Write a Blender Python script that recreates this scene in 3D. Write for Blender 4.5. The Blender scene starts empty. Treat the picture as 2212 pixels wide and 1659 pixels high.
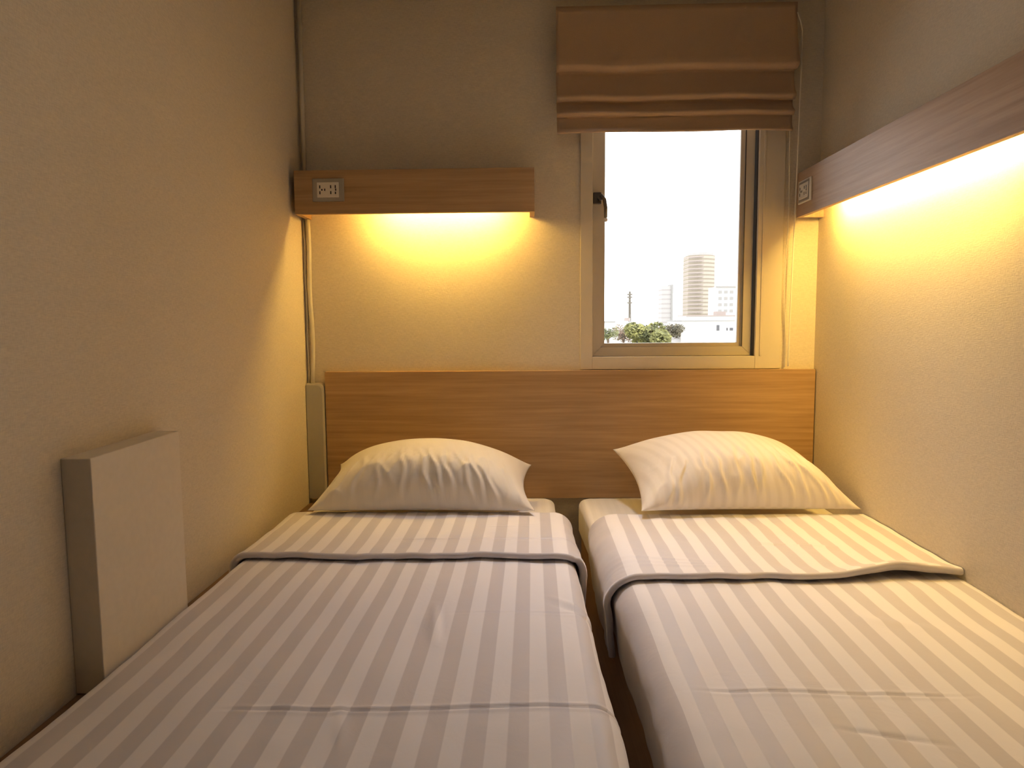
import bpy, bmesh, math, random
from mathutils import Vector, Matrix, noise
PI = math.pi
C = bpy.context.scene.collection
random.seed(4)
CZ = 1.17            # camera height above the floor
D = 2.7076           # distance from the camera to the back wall
XL, XR = -0.888, 1.085
CEIL = CZ + 1.215
YF = -1.5

# ------------------------------------------------------------------ materials
def new_mat(name):
    m = bpy.data.materials.new(name); m.use_nodes = True
    nt = m.node_tree; b = nt.nodes['Principled BSDF']
    return m, nt, b

def plain(name, col, rough=0.6, metal=0.0, emit=None, es=0.0, bump=0.0, bscale=60.0, var=0.06):
    m, nt, b = new_mat(name)
    tc = nt.nodes.new('ShaderNodeTexCoord')
    nz = nt.nodes.new('ShaderNodeTexNoise'); nz.inputs['Scale'].default_value = bscale
    nt.links.new(tc.outputs['Object'], nz.inputs['Vector'])
    mx = nt.nodes.new('ShaderNodeMix'); mx.data_type = 'RGBA'
    mx.inputs[6].default_value = (*[c * (1 - var) for c in col], 1)
    mx.inputs[7].default_value = (*[min(1, c * (1 + var)) for c in col], 1)
    nt.links.new(nz.outputs['Fac'], mx.inputs[0])
    nt.links.new(mx.outputs[2], b.inputs['Base Color'])
    b.inputs['Roughness'].default_value = rough
    b.inputs['Metallic'].default_value = metal
    if emit:
        b.inputs['Emission Color'].default_value = (*emit, 1)
        b.inputs['Emission Strength'].default_value = es
    if bump:
        bp = nt.nodes.new('ShaderNodeBump'); bp.inputs['Strength'].default_value = bump
        bp.inputs['Distance'].default_value = 0.002
        nt.links.new(nz.outputs['Fac'], bp.inputs['Height'])
        nt.links.new(bp.outputs['Normal'], b.inputs['Normal'])
    return m

def wallpaper(name, col):
    m, nt, b = new_mat(name)
    tc = nt.nodes.new('ShaderNodeTexCoord')
    outs = []
    for sc in ((700, 700, 90), (90, 90, 700)):
        mp = nt.nodes.new('ShaderNodeMapping'); mp.inputs['Scale'].default_value = sc
        nz = nt.nodes.new('ShaderNodeTexNoise'); nz.inputs['Scale'].default_value = 1.0
        nz.inputs['Detail'].default_value = 0
        nt.links.new(tc.outputs['Object'], mp.inputs[0]); nt.links.new(mp.outputs[0], nz.inputs['Vector'])
        outs.append(nz)
    ad = nt.nodes.new('ShaderNodeMath'); ad.operation = 'ADD'
    nt.links.new(outs[0].outputs['Fac'], ad.inputs[0]); nt.links.new(outs[1].outputs['Fac'], ad.inputs[1])
    rp = nt.nodes.new('ShaderNodeMapRange')
    rp.inputs['From Min'].default_value = .6; rp.inputs['From Max'].default_value = 1.4
    nt.links.new(ad.outputs[0], rp.inputs['Value'])
    mx = nt.nodes.new('ShaderNodeMix'); mx.data_type = 'RGBA'
    mx.inputs[6].default_value = (*[c * .90 for c in col], 1)
    mx.inputs[7].default_value = (*[min(1, c * 1.07) for c in col], 1)
    nt.links.new(rp.outputs[0], mx.inputs[0]); nt.links.new(mx.outputs[2], b.inputs['Base Color'])
    bp = nt.nodes.new('ShaderNodeBump'); bp.inputs['Strength'].default_value = .25
    bp.inputs['Distance'].default_value = 0.001
    nt.links.new(ad.outputs[0], bp.inputs['Height']); nt.links.new(bp.outputs['Normal'], b.inputs['Normal'])
    b.inputs['Roughness'].default_value = .75
    return m

def wood(name, dark, light, axis='x', rough=.5):
    m, nt, b = new_mat(name)
    tc = nt.nodes.new('ShaderNodeTexCoord'); mp = nt.nodes.new('ShaderNodeMapping')
    lo, hi = 2.2, 70.0
    mp.inputs['Scale'].default_value = {'x': (lo, hi, hi), 'y': (hi, lo, hi), 'z': (hi, hi, lo)}[axis]
    nt.links.new(tc.outputs['Object'], mp.inputs[0])
    n1 = nt.nodes.new('ShaderNodeTexNoise'); n1.inputs['Scale'].default_value = 1.0
    n1.inputs['Detail'].default_value = 6; n1.inputs['Roughness'].default_value = .65; n1.inputs['Distortion'].default_value = .4
    nt.links.new(mp.outputs[0], n1.inputs['Vector'])
    m2 = nt.nodes.new('ShaderNodeMapping')
    m2.inputs['Scale'].default_value = {'x': (1.2, 14, 14), 'y': (14, 1.2, 14), 'z': (14, 14, 1.2)}[axis]
    nt.links.new(tc.outputs['Object'], m2.inputs[0])
    n2 = nt.nodes.new('ShaderNodeTexNoise'); n2.inputs['Scale'].default_value = 1.0; n2.inputs['Detail'].default_value = 3
    nt.links.new(m2.outputs[0], n2.inputs['Vector'])
    mxf = nt.nodes.new('ShaderNodeMath'); mxf.operation = 'MULTIPLY_ADD'
    nt.links.new(n1.outputs['Fac'], mxf.inputs[0]); mxf.inputs[1].default_value = .6
    ml = nt.nodes.new('ShaderNodeMath'); ml.operation = 'MULTIPLY'; ml.inputs[1].default_value = .4
    nt.links.new(n2.outputs['Fac'], ml.inputs[0]); nt.links.new(ml.outputs[0], mxf.inputs[2])
    cr = nt.nodes.new('ShaderNodeValToRGB')
    cr.color_ramp.elements[0].position = .36; cr.color_ramp.elements[0].color = (*dark, 1)
    cr.color_ramp.elements[1].position = .62; cr.color_ramp.elements[1].color = (*light, 1)
    nt.links.new(mxf.outputs[0], cr.inputs[0]); nt.links.new(cr.outputs[0], b.inputs['Base Color'])
    b.inputs['Roughness'].default_value = rough
    bp = nt.nodes.new('ShaderNodeBump'); bp.inputs['Strength'].default_value = .15; bp.inputs['Distance'].default_value = .0008
    nt.links.new(n1.outputs['Fac'], bp.inputs['Height']); nt.links.new(bp.outputs['Normal'], b.inputs['Normal'])
    return m

def stripes(name, white, grey, period, start, width, soft=.03, weave=900):
    """Satin stripes laid out along the U coordinate of the cloth (metres)."""
    m, nt, b = new_mat(name)
    uv = nt.nodes.new('ShaderNodeUVMap'); uv.uv_map = 'UVMap'
    sx = nt.nodes.new('ShaderNodeSeparateXYZ'); nt.links.new(uv.outputs[0], sx.inputs[0])
    a = nt.nodes.new('ShaderNodeMath'); a.operation = 'SUBTRACT'; a.inputs[1].default_value = start - 50 * period
    nt.links.new(sx.outputs[0], a.inputs[0])
    d = nt.nodes.new('ShaderNodeMath'); d.operation = 'DIVIDE'; d.inputs[1].default_value = period
    nt.links.new(a.outputs[0], d.inputs[0])
    fr = nt.nodes.new('ShaderNodeMath'); fr.operation = 'FRACT'; nt.links.new(d.outputs[0], fr.inputs[0])
    cr = nt.nodes.new('ShaderNodeValToRGB'); e = cr.color_ramp.elements
    w = width / period
    e[0].position = 0; e[0].color = (0, 0, 0, 1)
    e[1].position = soft; e[1].color = (1, 1, 1, 1)
    for p_, v in ((w, 1), (w + soft, 0)):
        k = e.new(p_); k.color = (v, v, v, 1)
    nt.links.new(fr.outputs[0], cr.inputs[0])
    nz = nt.nodes.new('ShaderNodeTexNoise'); nz.inputs['Scale'].default_value = 5; nz.inputs['Detail'].default_value = 3
    tc = nt.nodes.new('ShaderNodeTexCoord'); nt.links.new(tc.outputs['Object'], nz.inputs['Vector'])
    mx = nt.nodes.new('ShaderNodeMix'); mx.data_type = 'RGBA'
    mx.inputs[6].default_value = (*white, 1); mx.inputs[7].default_value = (*grey, 1)
    nt.links.new(cr.outputs[0], mx.inputs[0]); nt.links.new(mx.outputs[2], b.inputs['Base Color'])
    rm = nt.nodes.new('ShaderNodeMapRange'); rm.inputs['To Min'].default_value = .75; rm.inputs['To Max'].default_value = .5
    nt.links.new(cr.outputs[0], rm.inputs['Value']); nt.links.new(rm.outputs[0], b.inputs['Roughness'])
    n2 = nt.nodes.new('ShaderNodeTexNoise'); n2.inputs['Scale'].default_value = weave
    nt.links.new(tc.outputs['Object'], n2.inputs['Vector'])
    ad = nt.nodes.new('ShaderNodeMath'); ad.operation = 'MULTIPLY_ADD'; ad.inputs[1].default_value = .08
    nt.links.new(n2.outputs['Fac'], ad.inputs[0])
    n3 = nt.nodes.new('ShaderNodeTexNoise'); n3.inputs['Scale'].default_value = 14; n3.inputs['Detail'].default_value = 3
    n3.inputs['Distortion'].default_value = 1.0
    nt.links.new(tc.outputs['Object'], n3.inputs['Vector']); nt.links.new(n3.outputs['Fac'], ad.inputs[2])
    bp = nt.nodes.new('ShaderNodeBump'); bp.inputs['Strength'].default_value = .35; bp.inputs['Distance'].default_value = .004
    nt.links.new(ad.outputs[0], bp.inputs['Height']); nt.links.new(bp.outputs['Normal'], b.inputs['Normal'])
    try: b.inputs['Sheen Weight'].default_value = .15
    except Exception: pass
    return m

M = {}
M['wall'] = wallpaper('wallpaper', (.70, .63, .515))
M['ceil'] = plain('ceiling_paint', (.60, .57, .52), .9)
M['floor'] = wood('floor_wood', (.26, .16, .09), (.38, .25, .14), 'y')
M['wood_x'] = wood('oak_veneer_x', (.33, .20, .095), (.49, .325, .175), 'x')
M['wood_y'] = wood('oak_veneer_y', (.37, .25, .165), (.50, .365, .26), 'y')
M['wood_bed'] = wood('bed_wood', (.36, .22, .11), (.48, .31, .16), 'y')
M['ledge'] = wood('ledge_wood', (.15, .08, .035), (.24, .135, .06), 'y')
M['cover'] = plain('trunking_front_shaded', (.47, .46, .40), .5, var=.02)  # darker copy of the trunking plastic: shade of the front face in the colour
M['white_paint'] = plain('white_paint', (.74, .68, .58), .55, bump=.1)
M['upvc'] = plain('window_frame_paint', (.60, .54, .45), .35, var=.02)
M['casing'] = plain('casing_paint', (.66, .59, .48), .5, var=.02)
M['reveal'] = plain('dark_window_strip', (.05, .045, .045), .5)
M['plastic'] = plain('white_plastic', (.78, .74, .66), .35, var=.02)
M['trunking'] = plain('trunking_plastic', (.66, .62, .53), .4, var=.02)
M['socket_frame'] = plain('socket_frame_metal', (.42, .40, .37), .3, .6, var=.02)
M['slot'] = plain('socket_slot', (.02, .02, .02), .6)
M['handle'] = plain('handle_metal', (.16, .14, .12), .35, .8)
M['cord'] = plain('cord_plastic', (.85, .80, .68), .5)
M['sheet'] = stripes('cotton_sheet', (.80, .76, .70), (.76, .72, .66), .03, 0, .015)
M['duvet'] = stripes('duvet_satin', (.83, .80, .815), (.62, .59, .615), .0685, -.044, .034)
M['pillow_a'] = stripes('pillow_cotton', (.80, .76, .70), (.78, .74, .68), .05, 0, .025)
M['pillow_b'] = stripes('pillow_satin', (.84, .79, .75), (.78, .73, .69), .036, 0, .014, .2)
M['tube'] = plain('lamp_tube', (1, .8, .5), .5, emit=(1, .62, .13), es=150)

# ------------------------------------------------------------------ mesh helpers
def wloc(o):
    v = Vector((0, 0, 0))
    while o: v += o.location; o = o.parent
    return v

def tag(o, label=None, cat=None, group=None, kind=None):
    if label: o['label'] = label
    if cat: o['category'] = cat
    if group: o['group'] = group
    if kind: o['kind'] = kind
    return o

def thing(name, loc, label, cat, group=None):
    o = bpy.data.objects.new(name, None); C.objects.link(o); o.location = loc
    o.empty_display_size = .05
    return tag(o, label, cat, group)

def obj(name, bm, mat, parent=None, base=None, smooth=False, mods=()):
    """Mesh built in world metres; its origin goes to `base` (or its parent's)."""
    me = bpy.data.meshes.new(name)
    if base is None and parent is None:
        xs = [v.co for v in bm.verts]
        base = ((min(v.x for v in xs) + max(v.x for v in xs)) / 2, (min(v.y for v in xs) + max(v.y for v in xs)) / 2, min(v.z for v in xs))
    off = wloc(parent) if parent else Vector(base)
    bmesh.ops.translate(bm, verts=bm.verts, vec=-off)
    bm.to_mesh(me); bm.free()
    me.materials.append(mat)
    if smooth:
        for p in me.polygons: p.use_smooth = True
    o = bpy.data.objects.new(name, me); C.objects.link(o)
    if parent: o.parent = parent
    else: o.location = off
    return o

def struct(name, bm, mat, base=None, parent=None, smooth=False):
    o = obj(name, bm, mat, parent, base=base, smooth=smooth)
    if not parent: o['kind'] = 'structure'
    return o

def box(x0, x1, y0, y1, z0, z1, bev=0.0, seg=2, bm=None):
    t = bmesh.new()
    bmesh.ops.create_cube(t, size=1)
    bmesh.ops.scale(t, vec=(x1 - x0, y1 - y0, z1 - z0), verts=t.verts)
    bmesh.ops.translate(t, vec=((x0 + x1) / 2, (y0 + y1) / 2, (z0 + z1) / 2), verts=t.verts)
    if bev: bmesh.ops.bevel(t, geom=list(t.edges), offset=bev, segments=seg, affect='EDGES', profile=.5)
    if bm is None: return t
    join(bm, t); return bm

def join(bm, t):
    me = bpy.data.meshes.new('tmp'); t.to_mesh(me); t.free(); bm.from_mesh(me); bpy.data.meshes.remove(me)
    return bm

def tube(pts, r, n=10, bm=None, r_end=None):
    t = bm or bmesh.new(); rings = []
    pts = [Vector(p) for p in pts]
    for i, p in enumerate(pts):
        d = (pts[min(i + 1, len(pts) - 1)] - pts[max(i - 1, 0)]).normalized()
        a = d.cross(Vector((0, 1, 0)) if abs(d.y) < .9 else Vector((1, 0, 0))).normalized(); b2 = d.cross(a)
        rr = r if r_end is None else r + (r_end - r) * i / (len(pts) - 1)
        rings.append([t.verts.new(p + (a * math.cos(2 * PI * k / n) + b2 * math.sin(2 * PI * k / n)) * rr) for k in range(n)])
    for A, B in zip(rings, rings[1:]):
        for k in range(n): t.faces.new((A[k], A[(k + 1) % n], B[(k + 1) % n], B[k]))
    t.faces.new(rings[0][::-1]); t.faces.new(rings[-1])
    bmesh.ops.recalc_face_normals(t, faces=t.faces)
    return t

def prism(poly, axis, a, b2, bev=0, bm=None):
    """Extrude a 2-D polygon along an axis ('x': poly=(y,z), 'y': poly=(x,z), 'z': poly=(x,y))."""
    t = bmesh.new()
    def P(p, h): return {'x': (h, p[0], p[1]), 'y': (p[0], h, p[1]), 'z': (p[0], p[1], h)}[axis]
    A = [t.verts.new(P(p, a)) for p in poly]; B = [t.verts.new(P(p, b2)) for p in poly]
    n = len(poly)
    for k in range(n): t.faces.new((A[k], A[(k + 1) % n], B[(k + 1) % n], B[k]))
    t.faces.new(A[::-1]); t.faces.new(B)
    bmesh.ops.recalc_face_normals(t, faces=t.faces)
    if bev: bmesh.ops.bevel(t, geom=list(t.edges), offset=bev, segments=2, affect='EDGES')
    if bm is None: return t
    join(bm, t); return bm

def grid_obj(name, rows, mat, parent=None, uvs=None, base=None, closed=False):
    bm = bmesh.new(); V = [[bm.verts.new(p) for p in r] for r in rows]
    uvl = bm.loops.layers.uv.new('UVMap')
    for i in range(len(V) - 1):
        m = len(V[i])
        for j in range(m if closed else m - 1):
            j2 = (j + 1) % m
            idx = ((i, j), (i, j2), (i + 1, j2), (i + 1, j))
            f = bm.faces.new([V[a][b_] for a, b_ in idx])
            if uvs:
                for lp, (a, b_) in zip(f.loops, idx): lp[uvl].uv = uvs[a][b_]
    return obj(name, bm, mat, parent, base=base, smooth=True)

def nz(x, y, z=0.0): return noise.noise(Vector((x, y, z)))

# ------------------------------------------------------------------ the room
T = .12
WX0, WX1, WZ0, WZ1 = .19, .945, CZ - .19, CZ + .93      # opening behind the casing
bm = bmesh.new()
box(XL - T, WX0 + .02, D, D + T, 0, CEIL, bm=bm); box(WX1 - .02, XR + T, D, D + T, 0, CEIL, bm=bm)
box(WX0 + .02, WX1 - .02, D, D + T, 0, WZ0 + .02, bm=bm); box(WX0 + .02, WX1 - .02, D, D + T, WZ1 - .02, CEIL, bm=bm)
struct('wall_back', bm, M['wall'])
struct('wall_left', box(XL - T, XL, YF, D, 0, CEIL), M['wall'])
struct('wall_right', box(XR, XR + T, YF, D, 0, CEIL), M['wall'])
struct('wall_front', box(XL - T, XR + T, YF - T, YF, 0, CEIL), plain('dark_panel', (.16, .12, .09), .6))
struct('ceiling', box(XL - T, XR + T, YF - T, D + T, CEIL, CEIL + .1), M['ceil'])
struct('floor', box(XL - T, XR + T, YF - T, D + T, -.1, 0), M['floor'])

# window: casing, fixed frame, hinged sash, pane, handle
win = bpy.data.objects.new('window_1', None); C.objects.link(win); win.location = (.57, D, WZ0)
tag(win, 'narrow window with beige frame between the blind and the headboard', 'window', kind='structure')
IX0, IX1, IZ0, IZ1 = .232, .856, CZ - .147, CZ + .88
bm = bmesh.new()
box(.185, IX0, D - .008, D + T, CZ - .196, CZ + .94, .002, bm=bm)
box(IX1, .953, D - .008, D + T, CZ - .196, CZ + .94, .002, bm=bm)
box(.872, .880, D - .012, D - .004, CZ - .147, CZ + .94, .001, bm=bm)
box(IX0, IX1, D - .008, D + T, CZ - .196, IZ0, .002, bm=bm)
box(IX0, IX1, D - .008, D + T, IZ1, CZ + .94, .002, bm=bm)
obj('casing', bm, M['casing'], win)
bm = bmesh.new()
box(IX1 - .0035, IX1, D + .006, D + .075, IZ0, IZ1, bm=bm)
obj('dark_reveal_strip', bm, M['reveal'], win)  # thin near-black sheet lining the right reveal
bm = bmesh.new()
SY0, SY1 = D + .028, D + .066
def ring(x0, x1, z0, z1, w, y0, y1, bev, bm):
    # mitred frame
    for poly in ([(x0, z0), (x1, z0), (x1 - w, z0 + w), (x0 + w, z0 + w)], [(x0, z1), (x0 + w, z1 - w), (x1 - w, z1 - w), (x1, z1)],
                 [(x0, z0), (x0 + w, z0 + w), (x0 + w, z1 - w), (x0, z1)], [(x1, z0), (x1, z1), (x1 - w, z1 - w), (x1 - w, z0 + w)]):
        prism(poly, 'y', y0, y1, bev, bm)
ring(IX0 + .001, IX1 - .006, IZ0 + .001, IZ1 - .001, .036, SY0, SY1, .0015, bm)
obj('sash_frame', bm, M['upvc'], win)
bm = bmesh.new()
ring(IX0 + .037, IX1 - .042, IZ0 + .037, IZ1 - .037, .014, SY0 + .014, SY1 + .004, .001, bm)
obj('glazing_bead', bm, M['upvc'], win)
bm = bmesh.new()
box(IX1 - .0425, IX1 - .0395, SY0 - .002, SY0 + .004, IZ0 + .037, IZ1 - .037, bm=bm)
obj('rubber_seal', bm, M['reveal'], win)
g, nt, b = new_mat('pane_glass')
nt.nodes.remove(b); out = nt.nodes['Material Output']
tr = nt.nodes.new('ShaderNodeBsdfTransparent'); gl = nt.nodes.new('ShaderNodeBsdfGlossy'); gl.inputs['Roughness'].default_value = .02
fn = nt.nodes.new('ShaderNodeFresnel'); fn.inputs['IOR'].default_value = 1.45
ms = nt.nodes.new('ShaderNodeMixShader'); nt.links.new(fn.outputs[0], ms.inputs[0]); nt.links.new(tr.outputs[0], ms.inputs[1]); nt.links.new(gl.outputs[0], ms.inputs[2])
nt.links.new(ms.outputs[0], out.inputs[0])
obj('pane', box(IX0 + .045, IX1 - .050, SY0 + .024, SY0 + .028, IZ0 + .045, IZ1 - .045), g, win)
hz = CZ + .462
bm = box(.236, .268, SY0 - .008, SY0, hz - .022, hz + .022, .003)
tube([(.262, SY0 - .003, hz), (.262, SY0 - .028, hz)], .011, 14, bm)
h = obj('handle', bm, M['handle'], win, smooth=False)
bm = tube([(.264, SY0 - .026, hz + .006), (.276, SY0 - .034, hz - .01), (.281, SY0 - .034, hz - .04), (.281, SY0 - .034, hz - .078)], .0075, 10, r_end=.0065)
obj('lever', bm, M['handle'], h, smooth=True)
bm = bmesh.new(); bmesh.ops.create_uvsphere(bm, u_segments=14, v_segments=10, radius=.008)
bmesh.ops.translate(bm, verts=bm.verts, vec=(.281, SY0 - .034, hz - .086))
obj('lever_tip', bm, M['plastic'], h, smooth=True)

# ------------------------------------------------------------------ headboard
hb = obj('headboard', box(-.812, 1.081, D - .028, D, CZ - .70, CZ - .198, .0015), M['wood_x'])
tag(hb, 'wide oak veneer headboard panel fixed to the back wall behind both pillows', 'headboard')

# ------------------------------------------------------------------ lamp shelves
def socket(name, origin, face, label):
    """Double outlet on a board. face: 'y' looks to -y, 'x' looks to -x. origin = centre on the board."""
    t = thing(name, origin, label, 'socket', 'double sockets on the light shelves')
    ox, oy, oz = origin
    def bx(u0, u1, d0, d1, z0, z1, bev=0, bm=None):
        # u runs to the right as seen from the bed, d is distance out of the board
        if face == 'y': return box(ox + u0, ox + u1, oy - d1, oy - d0, oz + z0, oz + z1, bev, 2, bm)
        return box(ox - d1, ox - d0, oy - u1, oy - u0, oz + z0, oz + z1, bev, 2, bm)
    obj('frame', bx(-.058, .058, 0, .006, -.041, .041, .002), M['socket_frame' if face == 'y' else 'plastic'], t)
    if face == 'x': obj('frame_shaded_face', bx(-.052, .046, .0055, .0068, -.036, .036, .0005), M['socket_frame'], t)  # grey face set off-centre; the wider pale rim paints the lit right edge
    m = obj('outlet_module', bx(-.040, .040, .004, .010, -.027, .027, .0015), M['plastic'], t)
    bm = bmesh.new()
    for s in (-.020, .020):
        bx(s - .011, s - .007, .0098, .0106, .005, .016, 0, bm)
        bx(s + .006, s + .010, .0098, .0106, .005, .016, 0, bm) if s > 0 else bx(s - .011, s - .007, .0098, .0106, -.016, -.005, 0, bm)
        bx(s + .007, s + .011, .0098, .0106, -.004, .004, 0, bm)
        bx(s - .011, s - .007, .0098, .0106, -.016, -.005, 0, bm) if s > 0 else bx(s - .004, s + .001, .0098, .0106, -.003, .003, 0, bm)
        bx(s + .006, s + .010, .0098, .0106, -.016, -.007, 0, bm) if s > 0 else None
    obj('slots', bm, M['slot'], m)
    return t

SY = D - .140
zb, zt = CZ + .390, CZ + .547
s1 = thing('light_shelf', (-.43, D, zb), 'short oak light shelf on the back wall left of the window', 'light shelf', 'oak light shelves')
obj('front_board', box(-.868, .010, SY, SY + .018, zb, zt, .001), M['wood_x'], s1)
obj('top_board', box(-.867, .009, SY + .018, D - .001, zt - .018, zt - .0005), M['wood_x'], s1)
obj('end_panel', box(-.868, -.850, SY + .018, D - .001, zb, zt - .018), M['wood_x'], s1)
obj('end_panel', box(-.008, .010, SY + .018, D - .001, zb, zt - .018), M['wood_x'], s1)
obj('lamp_tube', tube([(-.57, SY + .050, zb + .050), (-.10, SY + .050, zb + .050)], .011, 8), M['tube'], s1, smooth=True)
socket('wall_socket', (-.741, SY, CZ + .475), 'y', 'grey framed double socket on the short shelf left of the window')

rz0, rz1, RX = CZ + .371, CZ + .533, .990
Y0s, Y1s = 1.18, D - .030
s2 = thing('light_shelf', (XR, 1.9, rz0), 'long oak light shelf running along the right wall over the bed', 'light shelf', 'oak light shelves')
obj('front_board', box(RX, RX + .018, Y0s, Y1s, rz0, rz1, .001), M['wood_y'], s2)
obj('top_board', box(RX + .018, XR - .001, Y0s, Y1s, rz1 - .018, rz1 - .0005), M['wood_y'], s2)
obj('end_panel', box(RX + .018, XR - .001, Y1s - .018, Y1s, rz0, rz1 - .018), M['wood_y'], s2)
obj('end_panel', box(RX + .018, XR - .001, Y0s, Y0s + .018, rz0, rz1 - .018), M['wood_y'], s2)
obj('lamp_tube', tube([(RX + .036, 1.56, rz0 + .036), (RX + .036, 2.50, rz0 + .036)], .013, 8), M['tube'], s2, smooth=True)
socket('wall_socket', (RX, D - .115, CZ + .455), 'x', 'white double socket at the window end of the long shelf')

# ------------------------------------------------------------------ pipes and trunking in the left corner
px_ = XL + .020
p1 = obj('conduit_pipe', tube([(px_ - .002, D - .011, zt + .0), (px_ - .001, D - .011, CZ + .85), (px_, D - .011, CEIL)], .0085, 12), M['trunking'], smooth=True)
tag(p1, 'thin pale conduit pipe in the left corner above the shelf', 'pipe')
ptx = XL + .026
pts = [(ptx + .003 * math.sin(k * .9) - .002 * (k < 4), D - .010, CZ - .243 + (zb - CZ + .243) * (1 - k / 12)) for k in range(13)]
p2 = obj('conduit_pipe', tube(pts, .0085, 12), M['trunking'], smooth=True)
tag(p2, 'thin pale conduit pipe in the left corner below the shelf', 'pipe')
cab = obj('cable', tube([(XL + .006, D - .005, CZ - .243 + k * .07 + 0) if k < 1 else (XL + .007 + .0018 * math.sin(k * 1.3), D - .005, CZ - .243 + k * .0485) for k in range(14)], .0028, 8), M['cord'], smooth=True)
tag(cab, 'thin slack cable beside the lower conduit pipe in the corner', 'cable')
# trunking with a rounded top right corner
poly = [(XL + .002, CZ - .70), (XL + .072, CZ - .70)]
cx, cz, r = XL + .072 - .022, CZ - .243 - .022, .022
for k in range(9):
    a = PI / 2 * k / 8; poly.append((cx + r * math.cos(a), cz + r * math.sin(a)))
poly.append((XL + .002, CZ - .243))
tk = thing('cable_trunking', (XL + .037, D, CZ - .70), 'upright pale plastic trunking box in the corner beside the headboard', 'trunking')
obj('housing', prism(poly, 'y', D - .030, D - .001), M['trunking'], tk)
poly2 = [(XL + .002, CZ - .70), (XL + .064, CZ - .70)]
cx2, cz2 = cx - .006, cz - .004
for k in range(9):
    a = PI / 2 * k / 8; poly2.append((cx2 + (r - .002) * math.cos(a), cz2 + (r - .002) * math.sin(a)))
poly2.append((XL + .002, CZ - .249))
obj('cover', prism(poly2, 'y', D - .034, D - .029, .001), M['cover'], tk)  # shade-toned front plate; the paler housing edge stands for the lit rim

# white boxed block on the left wall, standing on the bed ledge
wb = obj('wall_box', box(XL, -.830, 1.26, 1.588, .4535, CZ - .2535, .002), M['white_paint'])
tag(wb, 'plain white boxed block on the left wall beside the left bed', 'wall box')

# ------------------------------------------------------------------ roman blind
bl = thing('roman_blind', (.53, D, CZ + .69), 'tan roman blind half raised over the window in soft folds', 'blind')
M['blind'] = plain('blind_linen', (.52, .375, .255), .9, bump=.25, bscale=500, var=.10)
prof = []   # (distance from wall, z, wave weight)
def pan(z0, z1, y0, y1, curl):
    n = 10
    for k in range(n + 1):
        t = k / n; prof.append((y0 + (y1 - y0) * t ** 2.2, z0 + (z1 - z0) * t, t))
    for k in range(1, 9):
        a = k / 8 * PI * .92
        prof.append((y1 - curl * (1 - math.cos(a)) * 1.1, z1 - curl * math.sin(a) * .85 + (0), 1))
Z = lambda r_: CZ + r_
pan(Z(1.138), Z(.918), .046, .088, .020)
pan(Z(.896), Z(.808), .038, .084, .015)
pan(Z(.790), Z(.750), .048, .084, .012)
pan(Z(.737), Z(.684), .056, .080, .003)
rows, n = [], 60
for (dy, z, w) in prof:
    row = []
    for k in range(n + 1):
        x = .092 + (.962 - .092) * k / n
        inset = .008 * max(0, (Z(.93) - z)) / .24
        x = .092 + inset * .3 + (.966 - .092 - inset * 2.2) * k / n
        wv = .0022 * math.sin(x * 13 + z * 9) + .003 * nz(x * 5, z * 3, 2)
        row.append((x, D - dy - w * .004 * nz(x * 6, z * 7, 5), z + w * wv))
    rows.append(row)
fo = grid_obj('fabric', rows, M['blind'], bl)
sm = fo.modifiers.new('thick', 'SOLIDIFY'); sm.thickness = .002
obj('headrail', box(.095, .963, D - .040, D - .002, Z(1.11), Z(1.137), .002), M['upvc'], bl)
for s_, (xx, zz, wob) in enumerate(((.985, -.185, 0), (.962, -.190, 1))):
    pts = []
    zz0 = Z(1.10)
    for k in range(41):
        t = k / 40; z = zz0 + (Z(zz) - zz0) * t
        x = xx + (.006 * math.sin(t * 15) * t if wob else .002 * math.sin(t * 5)) - (.012 * t if not wob else 0)
        pts.append((x - .02 * max(0, .04 - t) / .04, D - (.052 if wob == 0 else .026) + (.01 * t), z))
    obj('pull_cord', tube(pts, .0018 if wob else .0028, 6), M['cord'], bl, smooth=True)

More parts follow.
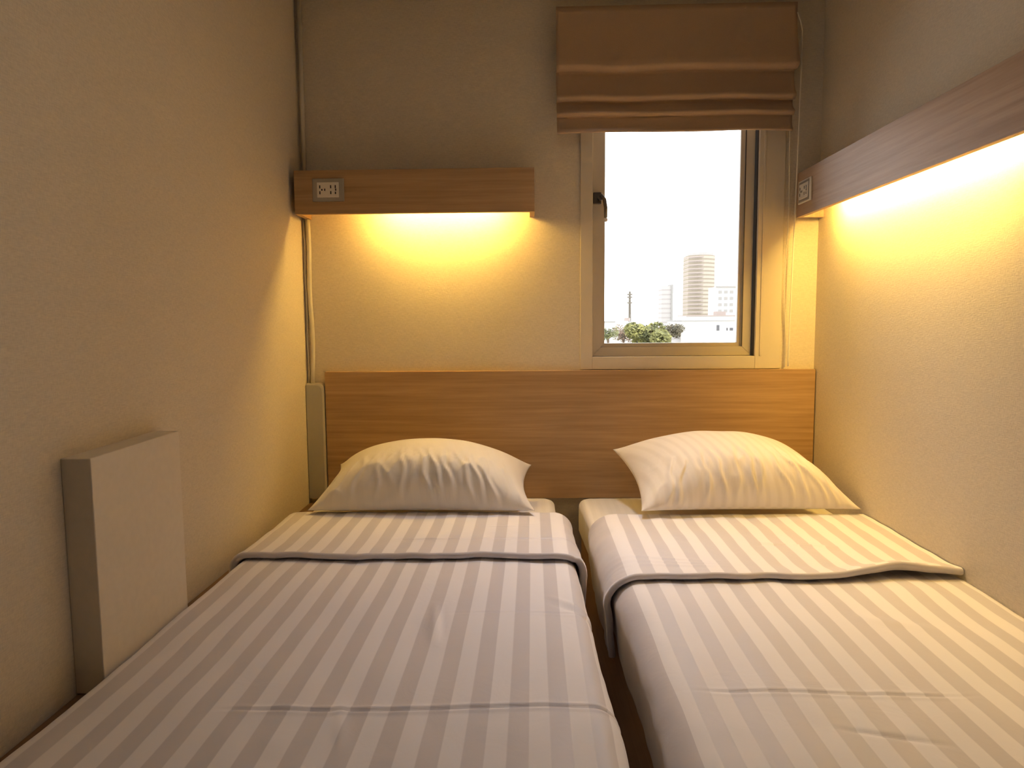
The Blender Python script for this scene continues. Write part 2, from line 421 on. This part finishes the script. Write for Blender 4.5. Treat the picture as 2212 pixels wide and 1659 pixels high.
# ------------------------------------------------------------------ beds
def rounded_mattress(x0, x1, y0, y1, z0, z1, rc, seed, tp=(0, 0)):
    """Fitted sheet over a mattress: rounded top edge and rounded corners."""
    rows, uvs = [], []
    cx, cy = (x0 + x1) / 2, (y0 + y1) / 2
    def outline(inset):
        pts = []; r = max(.012, rc - inset)
        X0, X1, Y0, Y1 = x0 + inset, x1 - inset, y0 + inset, y1 - inset
        for (ax, ay, a0) in ((X1 - r, Y1 - r, 0), (X0 + r, Y1 - r, 90), (X0 + r, Y0 + r, 180), (X1 - r, Y0 + r, 270)):
            for k in range(9):
                a = math.radians(a0 + 90 * k / 8); pts.append((ax + r * math.cos(a), ay + r * math.sin(a)))
        out = []
        N = len(pts)
        for i in range(N):
            p, q = pts[i], pts[(i + 1) % N]
            L = math.hypot(q[0] - p[0], q[1] - p[1]); m = max(1, int(L / .02)) if L > .1 else 1
            if L > .1: m = 40 if abs(q[1] - p[1]) > abs(q[0] - p[0]) else 24
            for k in range(m): out.append((p[0] + (q[0] - p[0]) * k / m, p[1] + (q[1] - p[1]) * k / m))
        return out
    prof = [(.006, z0), (0, z0 + .015), (0, z0 + (z1 - z0) * .5)]
    R = .028
    prof += [(0, z1 - R)] + [(R - R * math.cos(a), z1 - R + R * math.sin(a)) for a in [PI / 2 * k / 6 for k in range(1, 7)]]
    prof += [(.06, z1), (.12, z1 + .001)]
    for ins, z in prof:
        o = outline(ins); row = []
        for (x, y) in o:
            w = .004 * nz(x * 14, y * 14, z * 3 + seed) + .003 * nz(x * 40, y * 40, seed + z * 6)
            dx, dy = x - cx, y - cy; L = math.hypot(dx, dy)
            k = 1 if z < z1 - .002 else .2
            f = (x - x0) / (x1 - x0); q = max(0, (2.6 - y) / 1.5)
            sh = (tp[0] * (1 - f) + tp[1] * f) * q
            row.append((x + sh + dx / L * w * k, y + dy / L * w * k, z + (w * .5 if z > z0 + .05 else 0)))
        rows.append(row); uvs.append([(p[0], p[1]) for p in row])
    return rows, uvs

def build_bed(x0, x1, label, rail, tp):
    t = thing('bed', ((x0 + x1) / 2, 1.68, 0), label, 'bed', 'twin beds')
    bm = bmesh.new()
    prism([(x0 + tp[0] + .012, .70), (x1 + tp[1] - .012, .70), (x1 - .012, D - .03), (x0 + .012, D - .03)], 'z', 0, .345, .003, bm)
    obj('base', bm, M['wood_bed'], t)
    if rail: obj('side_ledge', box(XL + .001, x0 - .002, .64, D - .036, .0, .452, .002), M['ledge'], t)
    rows, uvs = rounded_mattress(x0, x1, .68, D - .032, .345, .476, .055, x0, tp)
    mt = grid_obj('mattress', rows, M['sheet'], t, uvs, closed=True)
    bm = bmesh.new(); bm.from_mesh(mt.data)
    be = [e for e in bm.edges if e.is_boundary and e.verts[0].co.z > .4]
    bmesh.ops.contextual_create(bm, geom=be); bm.to_mesh(mt.data); bm.free()
    for p in mt.data.polygons: p.use_smooth = True
    return t
build_bed(-.826, .082, 'left bed with a wooden side ledge along the wall', True, (0, .035))
build_bed(.176, 1.080, 'right bed standing tight against the right wall', False, (.08, 0))

TOP = .503
def path_left(y, grow=0.0, hem=.24):
    """Cross-section of the left duvet: tucked beside the ledge at left, hanging at right."""
    xl = -.828; t = (D - .4 - y) / 1.6; xr = .110 + .048 * min(1, max(0, t)) + .004 * nz(y * 5, 1, 9)
    P = []
    r0, r = .026, .045
    P.append((xl, TOP - r0 - .02, -1, 0, xl - .06))
    for k in range(7):
        a = PI - PI / 2 * k / 6; P.append((xl + r0 + r0 * math.cos(a), TOP - r0 + r0 * math.sin(a), math.cos(a), math.sin(a), xl + r0 - (1 - k / 6) * .04))
    n = 120
    for k in range(1, n):
        x = xl + r0 + (xr - r - xl - r0) * k / n; P.append((x, TOP, 0, 1, x))
    for k in range(11):
        a = PI / 2 - PI / 2 * k / 10; P.append((xr - r + r * math.cos(a), TOP - r + r * math.sin(a), math.cos(a), math.sin(a), xr - r + r * (PI / 2 - a)))
    for k in range(1, 17):
        z = TOP - r - (TOP - r - hem) * k / 16
        P.append((xr - .006 * k / 16, z, 1, 0, xr - r + r * PI / 2 + (TOP - r - z)))
    return P

def path_right(y, grow=0.0, hem=.30):
    xr = 1.082; t = min(1, max(0, (2.25 - y) / 1.1)); xl = .198 + .016 * t + .004 * nz(y * 5, 1, 3)
    P = []
    r = .065
    for k in range(16, 0, -1):
        z = TOP - r - (TOP - r - hem) * k / 16
        P.append((xl + .016 * k / 16, z, -1, 0, -.030))
    for k in range(11):
        a = PI - PI / 2 * k / 10
        P.append((xl + r + r * math.cos(a), TOP - r + r * math.sin(a), math.cos(a), math.sin(a), -.030 if k < 8 else xl + r - .246 - .010 - r * (a - PI / 2) * .8))
    n = 120
    for k in range(1, n + 1):
        x = xl + r + (xr - xl - r) * k / n; P.append((x, TOP, 0, 1, x - .246 - .010))
    return P

def groove(x, y, yg, x0, x1, amp, w=.0035, fade=.12):
    f = max(0, min(1, (x - x0) / fade)) * max(0, min(1, (x1 - x) / fade))
    d = (y - yg) / w
    return -amp * f * math.exp(-d * d) + amp * .5 * f * (math.exp(-((d - 2.4) / 1.6) ** 2) + math.exp(-((d + 2.4) / 1.6) ** 2))

def wrinkle(x, y, x0, y0, x1, y1, amp, w):
    dx, dy = x1 - x0, y1 - y0; L = math.hypot(dx, dy); t = ((x - x0) * dx + (y - y0) * dy) / L / L
    if t < 0 or t > 1: return 0
    dd = ((x - x0) * dy - (y - y0) * dx) / L
    return amp * math.sin(PI * t) * math.exp(-(dd / w) ** 2)

def disp_left(x, y, z):
    d = .006 * nz(x * 3.2, y * 2.6, 1.0) + .0035 * nz(x * 7, y * 6, 3) + .0012 * nz(x * 22, y * 16, 5)
    yg = 1.135 + .012 * math.sin(x * 6.5 + 1.2) + .004 * nz(x * 8, 0, 4) - .05 * max(0, x - .05)
    d += groove(x, y, yg, -.56, .30, .0042)
    yg2 = 1.535 + .008 * math.sin(x * 9) - .06 * max(0, x)
    d += groove(x, y, yg2, -.22, .25, .0018)
    d += wrinkle(x, y, -.235, 1.60, -.205, 1.36, .007, .010) - wrinkle(x, y, -.215, 1.58, -.190, 1.38, .005, .008)
    d += wrinkle(x, y, -.34, 1.16, -.30, 1.0, .004, .010)
    d += wrinkle(x, y, .02, 1.64, .16, 1.53, .004, .008) + wrinkle(x, y, .03, 1.60, .16, 1.50, -.004, .008)
    return d

def disp_right(x, y, z):
    d = .006 * nz(x * 3.2, y * 2.6, 11.0) + .004 * nz(x * 7, y * 6, 13) + .0012 * nz(x * 22, y * 16, 15)
    yg = 1.20 + .010 * math.sin(x * 7 + .6) + .004 * nz(x * 8, 0, 14)
    d += groove(x, y, yg, .26, .80, .0028)
    d += wrinkle(x, y, .48, 1.09, .66, 1.04, -.004, .006)
    d += .012 * math.exp(-((x - .92) / .10) ** 2 - ((y - 1.66) / .10) ** 2)
    d += wrinkle(x, y, .70, 1.52, .88, 1.44, .005, .02)
    if z < TOP - .04: d += .006 * nz(y * 9, z * 7, 21)
    return d

def duvet(path, disp, y0, y1, off, ny, yshape=None, flap=None):
    rows, uvs = [], []
    if flap:
        hemf, lift, th = flap
        prs = [(.020, .003, 0), (.006, .003, 0)] + [(-th / 2 * math.cos(a) + .004, .003 + th / 2 + th / 2 * math.sin(a), 1) for a in [-PI / 2 + PI * k / 8 for k in range(1, 8)]]
        N = ny
        prs.append(prs[-1])
        for k in range(N + 1): prs.append((None, k / N, 1))
        bk = [(th * .9 * math.sin(a), .003 + th / 2 + th / 2 * math.cos(a)) for a in [PI * k / 8 for k in range(1, 9)]]
        for q in prs + [('b', b_) for b_ in bk]:
            row, uv = [], []
            P0 = path((y0 + y1) / 2)
            for j, pp in enumerate(P0):
                u_ = j / (len(P0) - 1)
                xm = pp[0]
                hy = hemf(xm, pp[1]); by = y1 + .008 * nz(xm * 7, 3, 3) + .006 * nz(xm * 19, 3, 8)
                if q[0] == 'b': y, o = by + q[1][0], q[1][1]
                elif q[0] is None:
                    y = hy + .008 + (by - hy - .008) * q[1]; o = .003 + th
                else: y, o = hy + q[0], q[1]
                P = path(y); x, z, nx, nzz, u = P[j]
                near = math.exp(-((y - hy) / .05) ** 2)
                e = disp(x, y, z) * (.6 if q[0] == 'b' else 1) + o
                if not (q[0] not in (None, 'b') and q[2] == 0): e += lift(x, y, z) * near
                else: e += lift(x, y, z) * near * .75
                e += flap_disp(x, y, z) if q[0] is None or q[0] == 'b' else flap_disp(x, hy + .008, z)
                row.append((x + nx * e, y, z + nzz * e)); uv.append((u + .004 if len(rows) >= 9 else -.030, y))
            rows.append(row); uvs.append(uv)
        return rows, uvs
    for i in range(ny + 1):
        y = y0 + (y1 - y0) * i / ny
        row, uv = [], []
        for (x, z, nx, nzz, u) in path(y):
            e = disp(x, y, z) + off
            row.append((x + nx * e, y, z + nzz * e)); uv.append((u, y))
        rows.append(row); uvs.append(uv)
    return rows, uvs

def finish_duvet(o, th):
    m = o.modifiers.new('thick', 'SOLIDIFY'); m.thickness = th; m.offset = -1

# left duvet
XB = 2.285
dl = thing('duvet', (-.35, 1.4, .45), 'white and grey striped duvet spread on the left bed', 'duvet', 'striped duvets')
r_, u_ = duvet(path_left, disp_left, .62, XB - .02, 0, 420)
o = grid_obj('cover', r_, M['duvet'], dl, u_); finish_duvet(o, .012)
def flap_disp(x, y, z):
    return groove(x, y, 2.00 + .006 * math.sin(x * 8), -.45, .2, .0035, .004) + groove(x, y, 2.13, -.18, .02, .002, .004) + .002 * nz(x * 12, y * 12, 7)
hem1 = lambda x, z: 1.868 + .014 * nz(x * 4, 0, 1) + .012 * nz(x * 11, 0, 2) + (.03 * (x - .08) / .05 if x > .08 else 0) + (.10 * (TOP - .05 - z) if z < TOP - .05 else 0)
lift1 = lambda x, y, z: .003 + .004 * nz(x * 11, 1, 4) + (.006 if z < TOP - .01 and x > 0 else 0)
def cut_path(p, lo=None, zmin=None, side=1):
    return lambda y: [q for q in p(y)]
pl_flap = lambda y: path_left(y, hem=.345)
pr_flap = lambda y: path_right(y, hem=.285)
r_, u_ = duvet(pl_flap, disp_left, 1.87, XB, 0, 130, flap=(hem1, lift1, .019))
grid_obj('turned_down_flap', r_, M['duvet'], dl, u_)

# right duvet
dr = thing('duvet', (.65, 1.4, .45), 'white and grey striped duvet spread on the right bed', 'duvet', 'striped duvets')
r_, u_ = duvet(path_right, disp_right, .62, XB - .03, 0, 420)
o = grid_obj('cover', r_, M['duvet'], dr, u_); finish_duvet(o, .012)
def flap_disp(x, y, z):
    d = .002 * nz(x * 12, y * 12, 17)
    for k in range(3): d += wrinkle(x, y, .20, 1.80 + k * .035, .52, 1.765 + k * .018, .004, .008)
    d += wrinkle(x, y, .62, 1.98, .90, 1.93, .004, .008) + wrinkle(x, y, .60, 1.95, .85, 1.97, -.003, .007)
    if x < .24: d += .006 * nz(y * 14, z * 12, 31)
    return d
hem2 = lambda x, z: 1.722 + .014 * nz(x * 4, 0, 21) + .012 * nz(x * 11, 0, 22) + (.05 * max(0, x - .80)) + (.25 * max(0, TOP - .05 - z))
lift2 = lambda x, y, z: .004 + .004 * nz(x * 11, 1, 24) + .020 * math.exp(-((x - .92) / .12) ** 2)
r_, u_ = duvet(pr_flap, disp_right, 1.72, XB - .025, 0, 130, flap=(hem2, lift2, .018))
grid_obj('turned_down_flap', r_, M['duvet'], dr, u_)

# ------------------------------------------------------------------ pillows
def pillow(label, FL, FR, BL, BR, tu, td, mat, seed, wr, creases):
    FL, FR, BL, BR = map(Vector, (FL, FR, BL, BR))
    NU, NV = 130, 90
    ex = (FR - FL).normalized(); ey = ((BL + BR) / 2 - (FL + FR) / 2).normalized(); N = ex.cross(ey).normalized()
    def shp(t): return 1 - abs(t) ** 2.3
    def surf(u, v, up):
        uu = u * (1 - .09 * (1 - v * v)); vv = v * (1 - .10 * (1 - u * u))
        a, b2 = (uu + 1) / 2, (vv + 1) / 2
        P = (FL * (1 - a) + FR * a) * (1 - b2) + (BL * (1 - a) + BR * a) * b2
        th = max(0, shp(u) * shp(v)) ** .60
        if up:
            w = 0
            # gathers that run from the front seam up over the front face
            q = nz(u * 4.2 + seed + v * .8, v * .9, seed); q2 = nz(u * 9 - v * 1.5, v * 1.4, seed + 4)
            rid = (1 - min(1, abs(q) * 6)) ** 1.5 * 1.0 + (1 - min(1, abs(q2) * 5)) ** 1.5 * .6
            m = max(0, min(1, (-v - .12) / .3)) * max(0, min(1, (1 - abs(u)) * 5)) * max(0, min(1, (v + 1.0) * 6))
            w += wr * rid * m
            w += .004 * nz(u * 3, v * 3, seed + 9) * th
            cr_ = 0
            if -1 < v < -.15:
                tb = (v + 1) / .85
                bell = math.sin(PI * min(1, tb ** .6)) ** .8
                for (u0, sl, am) in creases:
                    uc = u0 - sl * (v + .45) * .55 + .02 * math.sin(v * 11 + u0 * 20)
                    q_ = (u - uc) / .022
                    if abs(q_) < 4: cr_ += am * (math.exp(-q_ * q_) - .6 * math.exp(-((q_ - 1.9) / 1.1) ** 2)) * bell
            P = P + (N - ey).normalized() * cr_ * .011 * min(1, (1 - abs(u)) * 6)
            return P + N * (tu * th + w) + ey * (-.030 * th * (1 if v < 0 else 0) * min(1, -v * 2 if v < 0 else 0))
        Q = P - N * td * th
        return Q
    rows, uvs = [], []
    def ease(t): return math.sin(t * PI / 2) * .55 + t * .45
    for i in range(NV + 1):
        v = ease(-1 + 2 * i / NV); row, uv = [], []
        for j in range(NU + 1):
            u = ease(-1 + 2 * j / NU); row.append(surf(u, v, True)); uv.append((u * .35 + v * .05, v))
        for j in range(NU - 1, 0, -1):
            u = ease(-1 + 2 * j / NU); q = surf(u, v, False)
            lim = .535 if q.y < 2.335 else max(.486, .535 - (q.y - 2.335) * 1.2)
            if q.z < lim: q.z = lim
            row.append(q); uv.append((u * .35, v))
        rows.append([tuple(p) for p in row]); uvs.append(uv)
    c = (FL + FR + BL + BR) / 4
    o = grid_obj('pillow', rows, mat, None, uvs, base=(c.x, c.y, .49), closed=True)
    bm = bmesh.new(); bm.from_mesh(o.data); bmesh.ops.remove_doubles(bm, verts=bm.verts, dist=.0004); bmesh.ops.recalc_face_normals(bm, faces=bm.faces)
    bm.to_mesh(o.data); bm.free()
    for p in o.data.polygons: p.use_smooth = True
    return tag(o, label, 'pillow', 'pillows at the headboard')
pillow('plump cream pillow on the left bed against the headboard', (-.755, 2.25, .540), (.005, 2.25, .540), (-.740, 2.61, .622), (-.006, 2.61, .618), .168, .05, M['pillow_a'], 1.3, .007, [(-.42,.05,.4),(-.2,.15,.6),(0,.30,1),(.10,.38,1),(.2,.3,.8),(.38,.32,1),(.47,.35,.9),(.6,.2,.5),(-.6,-.1,.4)])
pillow('plump white pillow with faint stripes on the right bed', (.350, 2.215, .548), (1.070, 2.25, .545), (.305, 2.635, .672), (.985, 2.62, .650), .165, .05, M['pillow_b'], 7.7, .008, [(-.72,-.15,.8),(-.62,-.2,.9),(-.42,.1,.9),(-.30,.25,1),(-.1,-.1,.8),(.02,.08,1.3),(.10,.1,.9),(.28,.3,.9),(.42,.42,1.1),(.55,.45,.8),(.7,.3,.6)])

# ------------------------------------------------------------------ outside
GZ = CZ - 16
def ext_mat(name, a, b2, fl, z=True, var=.4):
    m, nt, b = new_mat(name)
    tc = nt.nodes.new('ShaderNodeTexCoord'); sp = nt.nodes.new('ShaderNodeSeparateXYZ'); nt.links.new(tc.outputs['Object'], sp.inputs[0])
    d = nt.nodes.new('ShaderNodeMath'); d.operation = 'DIVIDE'; d.inputs[1].default_value = fl; nt.links.new(sp.outputs[2], d.inputs[0])
    fr = nt.nodes.new('ShaderNodeMath'); fr.operation = 'FRACT'; nt.links.new(d.outputs[0], fr.inputs[0])
    gt = nt.nodes.new('ShaderNodeMath'); gt.operation = 'GREATER_THAN'; gt.inputs[1].default_value = 1 - var; nt.links.new(fr.outputs[0], gt.inputs[0])
    mx = nt.nodes.new('ShaderNodeMix'); mx.data_type = 'RGBA'; mx.inputs[6].default_value = (*a, 1); mx.inputs[7].default_value = (*b2, 1)
    nt.links.new(gt.outputs[0], mx.inputs[0]); nt.links.new(mx.outputs[2], b.inputs['Base Color']); b.inputs['Roughness'].default_value = .9
    return m
st = plain('street_concrete', (0.420, 0.392, 0.351), .95, bscale=.05)
struct('ground_outside', box(-300, 600, 60, 1500, GZ - 1, GZ), st)
def bx_img(x0p, x1p, dist):   # span seen through the window, turned into metres at that distance
    return (x0p - 1150) / 1500 * dist, (x1p - 1150) / 1500 * dist
def zz(yp, dist): return CZ - (yp - 690) / 1500 * dist
EM = {}
EM['tower'] = ext_mat('tower_facade', (0.392, 0.358, 0.298), (0.270, 0.230, 0.176), 3.3, var=.38)
EM['pale'] = ext_mat('pale_facade', (0.406, 0.392, 0.379), (0.339, 0.318, 0.304), 3.4, var=.3)
EM['white'] = plain('white_render', (0.575, 0.568, 0.542), .9)
EM['grey'] = plain('grey_concrete', (0.304, 0.298, 0.284), .9)
EM['glass'] = plain('dark_window', (0.081, 0.081, 0.088), .4)
EM['roofred'] = plain('rooftop', (0.339, 0.284, 0.258), .9)

def bld(name, label, parts, base):
    t = thing(name, base, label, 'building')
    for n_, bm, mt in parts: obj(n_, bm, mt, t)
    return t
dT = 600
a, b2 = bx_img(1481, 1537, dT)
cxm = (a + b2) / 2; rx = (b2 - a) / 2
def curved(x0, x1, y0, z0, z1, bulge, dep, bm=None):
    n = 16; poly = []
    for k in range(n + 1):
        t = k / n; poly.append((x0 + (x1 - x0) * t, y0 - bulge * math.sin(PI * t)))
    poly += [(x1, y0 + dep), (x0, y0 + dep)]
    return prism(poly, 'z', z0, z1, 0, bm)
fl_bm = bmesh.new()
k = 0; z = GZ + 4
while z < zz(560, dT) and k < 40:
    curved(a - .15, b2 - 4, dT - .5, z, z + .9, 7, 18, fl_bm); z += 3.3; k += 1
bld('tower_block', 'tall curved tower block with many floors seen through the window', [
    ('facade', curved(a, b2, dT, GZ, zz(558, dT), 7, 20), EM['tower']),
    ('floor_slabs', fl_bm, EM['roofred']),
    ('roof_crown', curved(a + 1.2, b2 - 1, dT + 1, zz(558, dT), zz(553, dT), 6, 16), EM['pale'])], (cxm, dT, GZ))
d2 = 520; a, b2 = bx_img(1426, 1449, d2)
bld('slab_block', 'slim pale tower block left of the tall curved tower', [
    ('facade', box(a, b2, d2, d2 + 14, GZ, zz(621, d2)), EM['pale']), ('side_fin', box(b2 - 1.1, b2 + .2, d2 - 1, d2 + 14, GZ, zz(618, d2)), EM['grey'])], (a, d2, GZ))
d3 = 450; a, b2 = bx_img(1541, 1612, d3)
wn = bmesh.new()
wn = []
for r in range(5):
    for c in range(4):
        wn.append(('window', box(a + 1.4 + c * 3.6, a + 3.6 + c * 3.6, d3 - .2, d3 + .1, zz(632, d3) - r * 4 - 1.9, zz(632, d3) - r * 4), EM['grey']))
bld('office_block', 'low wide pale block right of the tall curved tower', [
    ('facade', box(a, b2, d3, d3 + 20, GZ, zz(624, d3)), EM['white']), 
    ('parapet', box(a - .5, b2, d3 - .6, d3, zz(626, d3), zz(622, d3)), EM['grey'])] + wn, (a, d3, GZ))
d4 = 110; a, b2 = bx_img(1440, 1625, d4)
wp = []
for (x0, x1, y0, y1) in ((1543, 1549, 705, 717), (1564, 1567, 711, 717), (1571, 1578, 711, 717)):
    p, q = bx_img(x0, x1, d4); wp.append(('window', box(p, q, d4 - .06, d4 + .1, zz(y1, d4), zz(y0, d4)), EM['glass']))
bld('house', 'low white flat-roofed building with small dark windows outside', [
    ('walls', box(a + 2.2, b2, d4, d4 + 12, GZ, zz(696, d4)), EM['white']),
    ('annex', box(a, a + 2.2, d4 + 1, d4 + 9, GZ, zz(703, d4)), EM['pale']),
    ('roof', box(a + 2.0, b2, d4 - .3, d4 + 12.2, zz(696, d4), zz(694.5, d4)), EM['grey'])] + wp, (a, d4, GZ))
d5 = 200; a, b2 = bx_img(1478, 1625, d5)
bld('house', 'long low rooftop building behind the white flat-roofed one', [
    ('walls', box(a, b2, d5, d5 + 12, GZ, zz(686, d5)), EM['white']),
    ('roof', box(a, b2, d5 - .3, d5 + 12.2, zz(686, d5), zz(684, d5)), EM['roofred']),
    ('roof_hut', box(a + 9, a + 11.5, d5 + 1, d5 + 5, zz(684, d5), zz(676, d5)), EM['roofred'])], (a, d5, GZ))
d6 = 170; a, b2 = bx_img(1270, 1372, d6)
bld('house', 'pale low building at the left edge behind the tree', [
    ('walls', box(a, b2, d6, d6 + 12, GZ, zz(697, d6)), EM['white']),
    ('roof', box(a, b2 - 5, d6 - .3, d6 + 12.2, zz(697, d6), zz(695, d6)), EM['grey']),
    ('water_tank', box(a + 9.0, a + 10.2, d6 + 1, d6 + 3, zz(695, d6), zz(688, d6)), EM['roofred'])], (a, d6, GZ))
# antenna mast
dm = 260; xm = (1358 - 1150) / 1500 * dm
mt_ = thing('antenna_mast', (xm, dm, GZ), 'thin antenna mast above the rooftops left of the tree', 'mast')
bm = bmesh.new()
for sx, sy in ((-.6, -.6), (.6, -.6), (0, .6)): tube([(xm + sx, dm + sy, GZ), (xm + sx * .3, dm + sy * .3, zz(632, dm))], .20, 6, bm)
for k in range(14):
    z = GZ + 2 + k * (zz(632, dm) - GZ - 2) / 14; f = 1 - .7 * k / 14
    tube([(xm - .6 * f, dm - .6 * f, z), (xm + .6 * f, dm - .6 * f, z + 1)], .12, 5, bm)
EM['mast'] = plain('mast_steel', (.17, .15, .12), .8)
obj('lattice', bm, EM['mast'], mt_)
for zp in (637, 643, 655): obj('antenna_panel', box(xm - .9, xm + .9, dm - .5, dm + .5, zz(zp + 3, dm), zz(zp, dm)), EM['mast'], mt_)

def tree(label, xp, dist, topp, rad, cols, seed, n=1400):
    x = (xp - 1150) / 1500 * dist; ztop = zz(topp, dist); rnd = random.Random(seed)
    t = thing('tree', (x, dist, GZ), label, 'tree', 'trees outside the window')
    cz = ztop - rad * .95
    bm = tube([(x, dist, GZ), (x + .2, dist, (GZ + cz) / 2), (x, dist, cz)], .35, 8, r_end=.15)
    for k in range(7):
        a = k * 2.4; tube([(x, dist, cz - rad * .5), (x + math.cos(a) * rad * .6, dist + math.sin(a) * rad * .5, cz + rad * .3 * (k % 3 - .3))], .1, 5, bm, r_end=.03)
    obj('trunk', bm, plain('bark', (0.136, 0.101, 0.067), .9), t)
    bm = bmesh.new()
    blobs = [(rnd.uniform(-.65, .65), rnd.uniform(-.6, .6), rnd.uniform(-.9, .6), rnd.uniform(.3, .5)) for _ in range(16)]
    for _ in range(n):
        b_ = rnd.choice(blobs); v = Vector((rnd.gauss(0, 1), rnd.gauss(0, 1), rnd.gauss(0, 1))).normalized() * b_[3] * rnd.uniform(.75, 1.05)
        p = Vector((x + (b_[0] + v.x) * rad * 1.15, dist + (b_[1] + v.y) * rad, cz + (b_[2] * .62 + v.z * .8) * rad))
        s = rnd.uniform(.10, .22) * rad / 3
        u1 = Vector((rnd.gauss(0, 1), rnd.gauss(0, 1), rnd.gauss(0, .6))).normalized(); u2 = u1.orthogonal().normalized()
        vs = [bm.verts.new(p + u1 * s * 1.6), bm.verts.new(p + u2 * s), bm.verts.new(p - u1 * s * 1.6), bm.verts.new(p - u2 * s)]
        bm.faces.new(vs)
    m, nt, b = new_mat('foliage')
    tc = nt.nodes.new('ShaderNodeTexCoord'); nzn = nt.nodes.new('ShaderNodeTexNoise'); nzn.inputs['Scale'].default_value = .9
    nt.links.new(tc.outputs['Object'], nzn.inputs['Vector']); cr = nt.nodes.new('ShaderNodeValToRGB')
    cr.color_ramp.elements[0].position = .35; cr.color_ramp.elements[0].color = (*cols[0], 1)
    cr.color_ramp.elements[1].position = .65; cr.color_ramp.elements[1].color = (*cols[1], 1)
    nt.links.new(nzn.outputs['Fac'], cr.inputs[0]); nt.links.new(cr.outputs[0], b.inputs['Base Color']); b.inputs['Roughness'].default_value = .8
    obj('foliage', bm, m, t)
tree('large round green tree in front of the low buildings', 1400, 95, 683, 2.9, ((0.108, 0.115, 0.048), (0.270, 0.258, 0.081)), 1, 5200)
tree('small dark tree right beside the large round green tree', 1444, 100, 690, 1.7, ((0.088, 0.081, 0.055), (0.189, 0.162, 0.095)), 2, 1500)
tree('sparse reddish bushy tree left of the large round tree', 1345, 108, 694, 2.1, ((0.189, 0.122, 0.088), (0.258, 0.217, 0.136)), 3, 900)
tree('small green tree at the lower left window edge', 1312, 90, 702, 1.3, ((0.095, 0.108, 0.048), (0.203, 0.203, 0.081)), 4, 900)

# ------------------------------------------------------------------ light
w = bpy.data.worlds.new('World'); bpy.context.scene.world = w; w.use_nodes = True
bg = w.node_tree.nodes['Background']; bg.inputs[0].default_value = (.97, .985, 1.0, 1); bg.inputs[1].default_value = 3.8
def area(name, loc, rot, sx, sy, e, col, portal=False, spread=None):
    l = bpy.data.lights.new(name, 'AREA'); l.shape = 'RECTANGLE'; l.size = sx; l.size_y = sy; l.energy = e; l.color = col
    if spread: l.spread = spread
    o = bpy.data.objects.new(name, l); C.objects.link(o); o.location = loc; o.rotation_euler = rot
    if portal: l.cycles.is_portal = True
    return o
area('window_portal', (.54, D + .10, CZ + .37), (-PI / 2, 0, 0), .60, 1.0, 1, (1, 1, 1), portal=True)
area('ceiling_fill', (.25, 2.42, CEIL - .03), (math.radians(-16), 0, 0), .22, .22, 2.6, (1, .95, .98), spread=math.radians(66))  # added unseen fill light, tilted to brighten the beds without hitting the wall

area('ceiling_fill', (.1, 1.2, CEIL - .02), (0, 0, 0), .4, .4, 1.5, (1, .88, .74))  # second added fill light, lifts the dim upper walls and blind

# ------------------------------------------------------------------ camera
F, CX, CY, VX, VY, ROLL = 1500., 1106., 829.5, 1150., 690., .005
Yc = Vector(((VX - CX) / F, (CY - VY) / F, -1)).normalized()
dn = Vector((math.sin(ROLL), -math.cos(ROLL), 0)); dn = (dn - Yc * dn.dot(Yc)).normalized()
Zc = -dn; Xc = Yc.cross(Zc)
R = Matrix((Xc, Yc, Zc))          # rows: world axes written in camera axes -> camera-to-world rotation
cam = bpy.data.cameras.new('camera'); co = bpy.data.objects.new('camera', cam); C.objects.link(co)
co.matrix_world = Matrix.Translation((0, 0, CZ)) @ R.to_4x4()
cam.sensor_width = 36; cam.lens = 36 * F / 2212; cam.clip_end = 3000; cam.clip_start = .02
S = bpy.context.scene; S.camera = co
S.view_settings.view_transform = 'Standard'; S.view_settings.look = 'None'
S.view_settings.exposure = 0; S.view_settings.gamma = 1
S.cycles.max_bounces = 7; S.cycles.diffuse_bounces = 5; S.cycles.use_adaptive_sampling = True; S.cycles.adaptive_threshold = .1; S.cycles.sample_clamp_indirect = 6
S.cycles.use_denoising = True
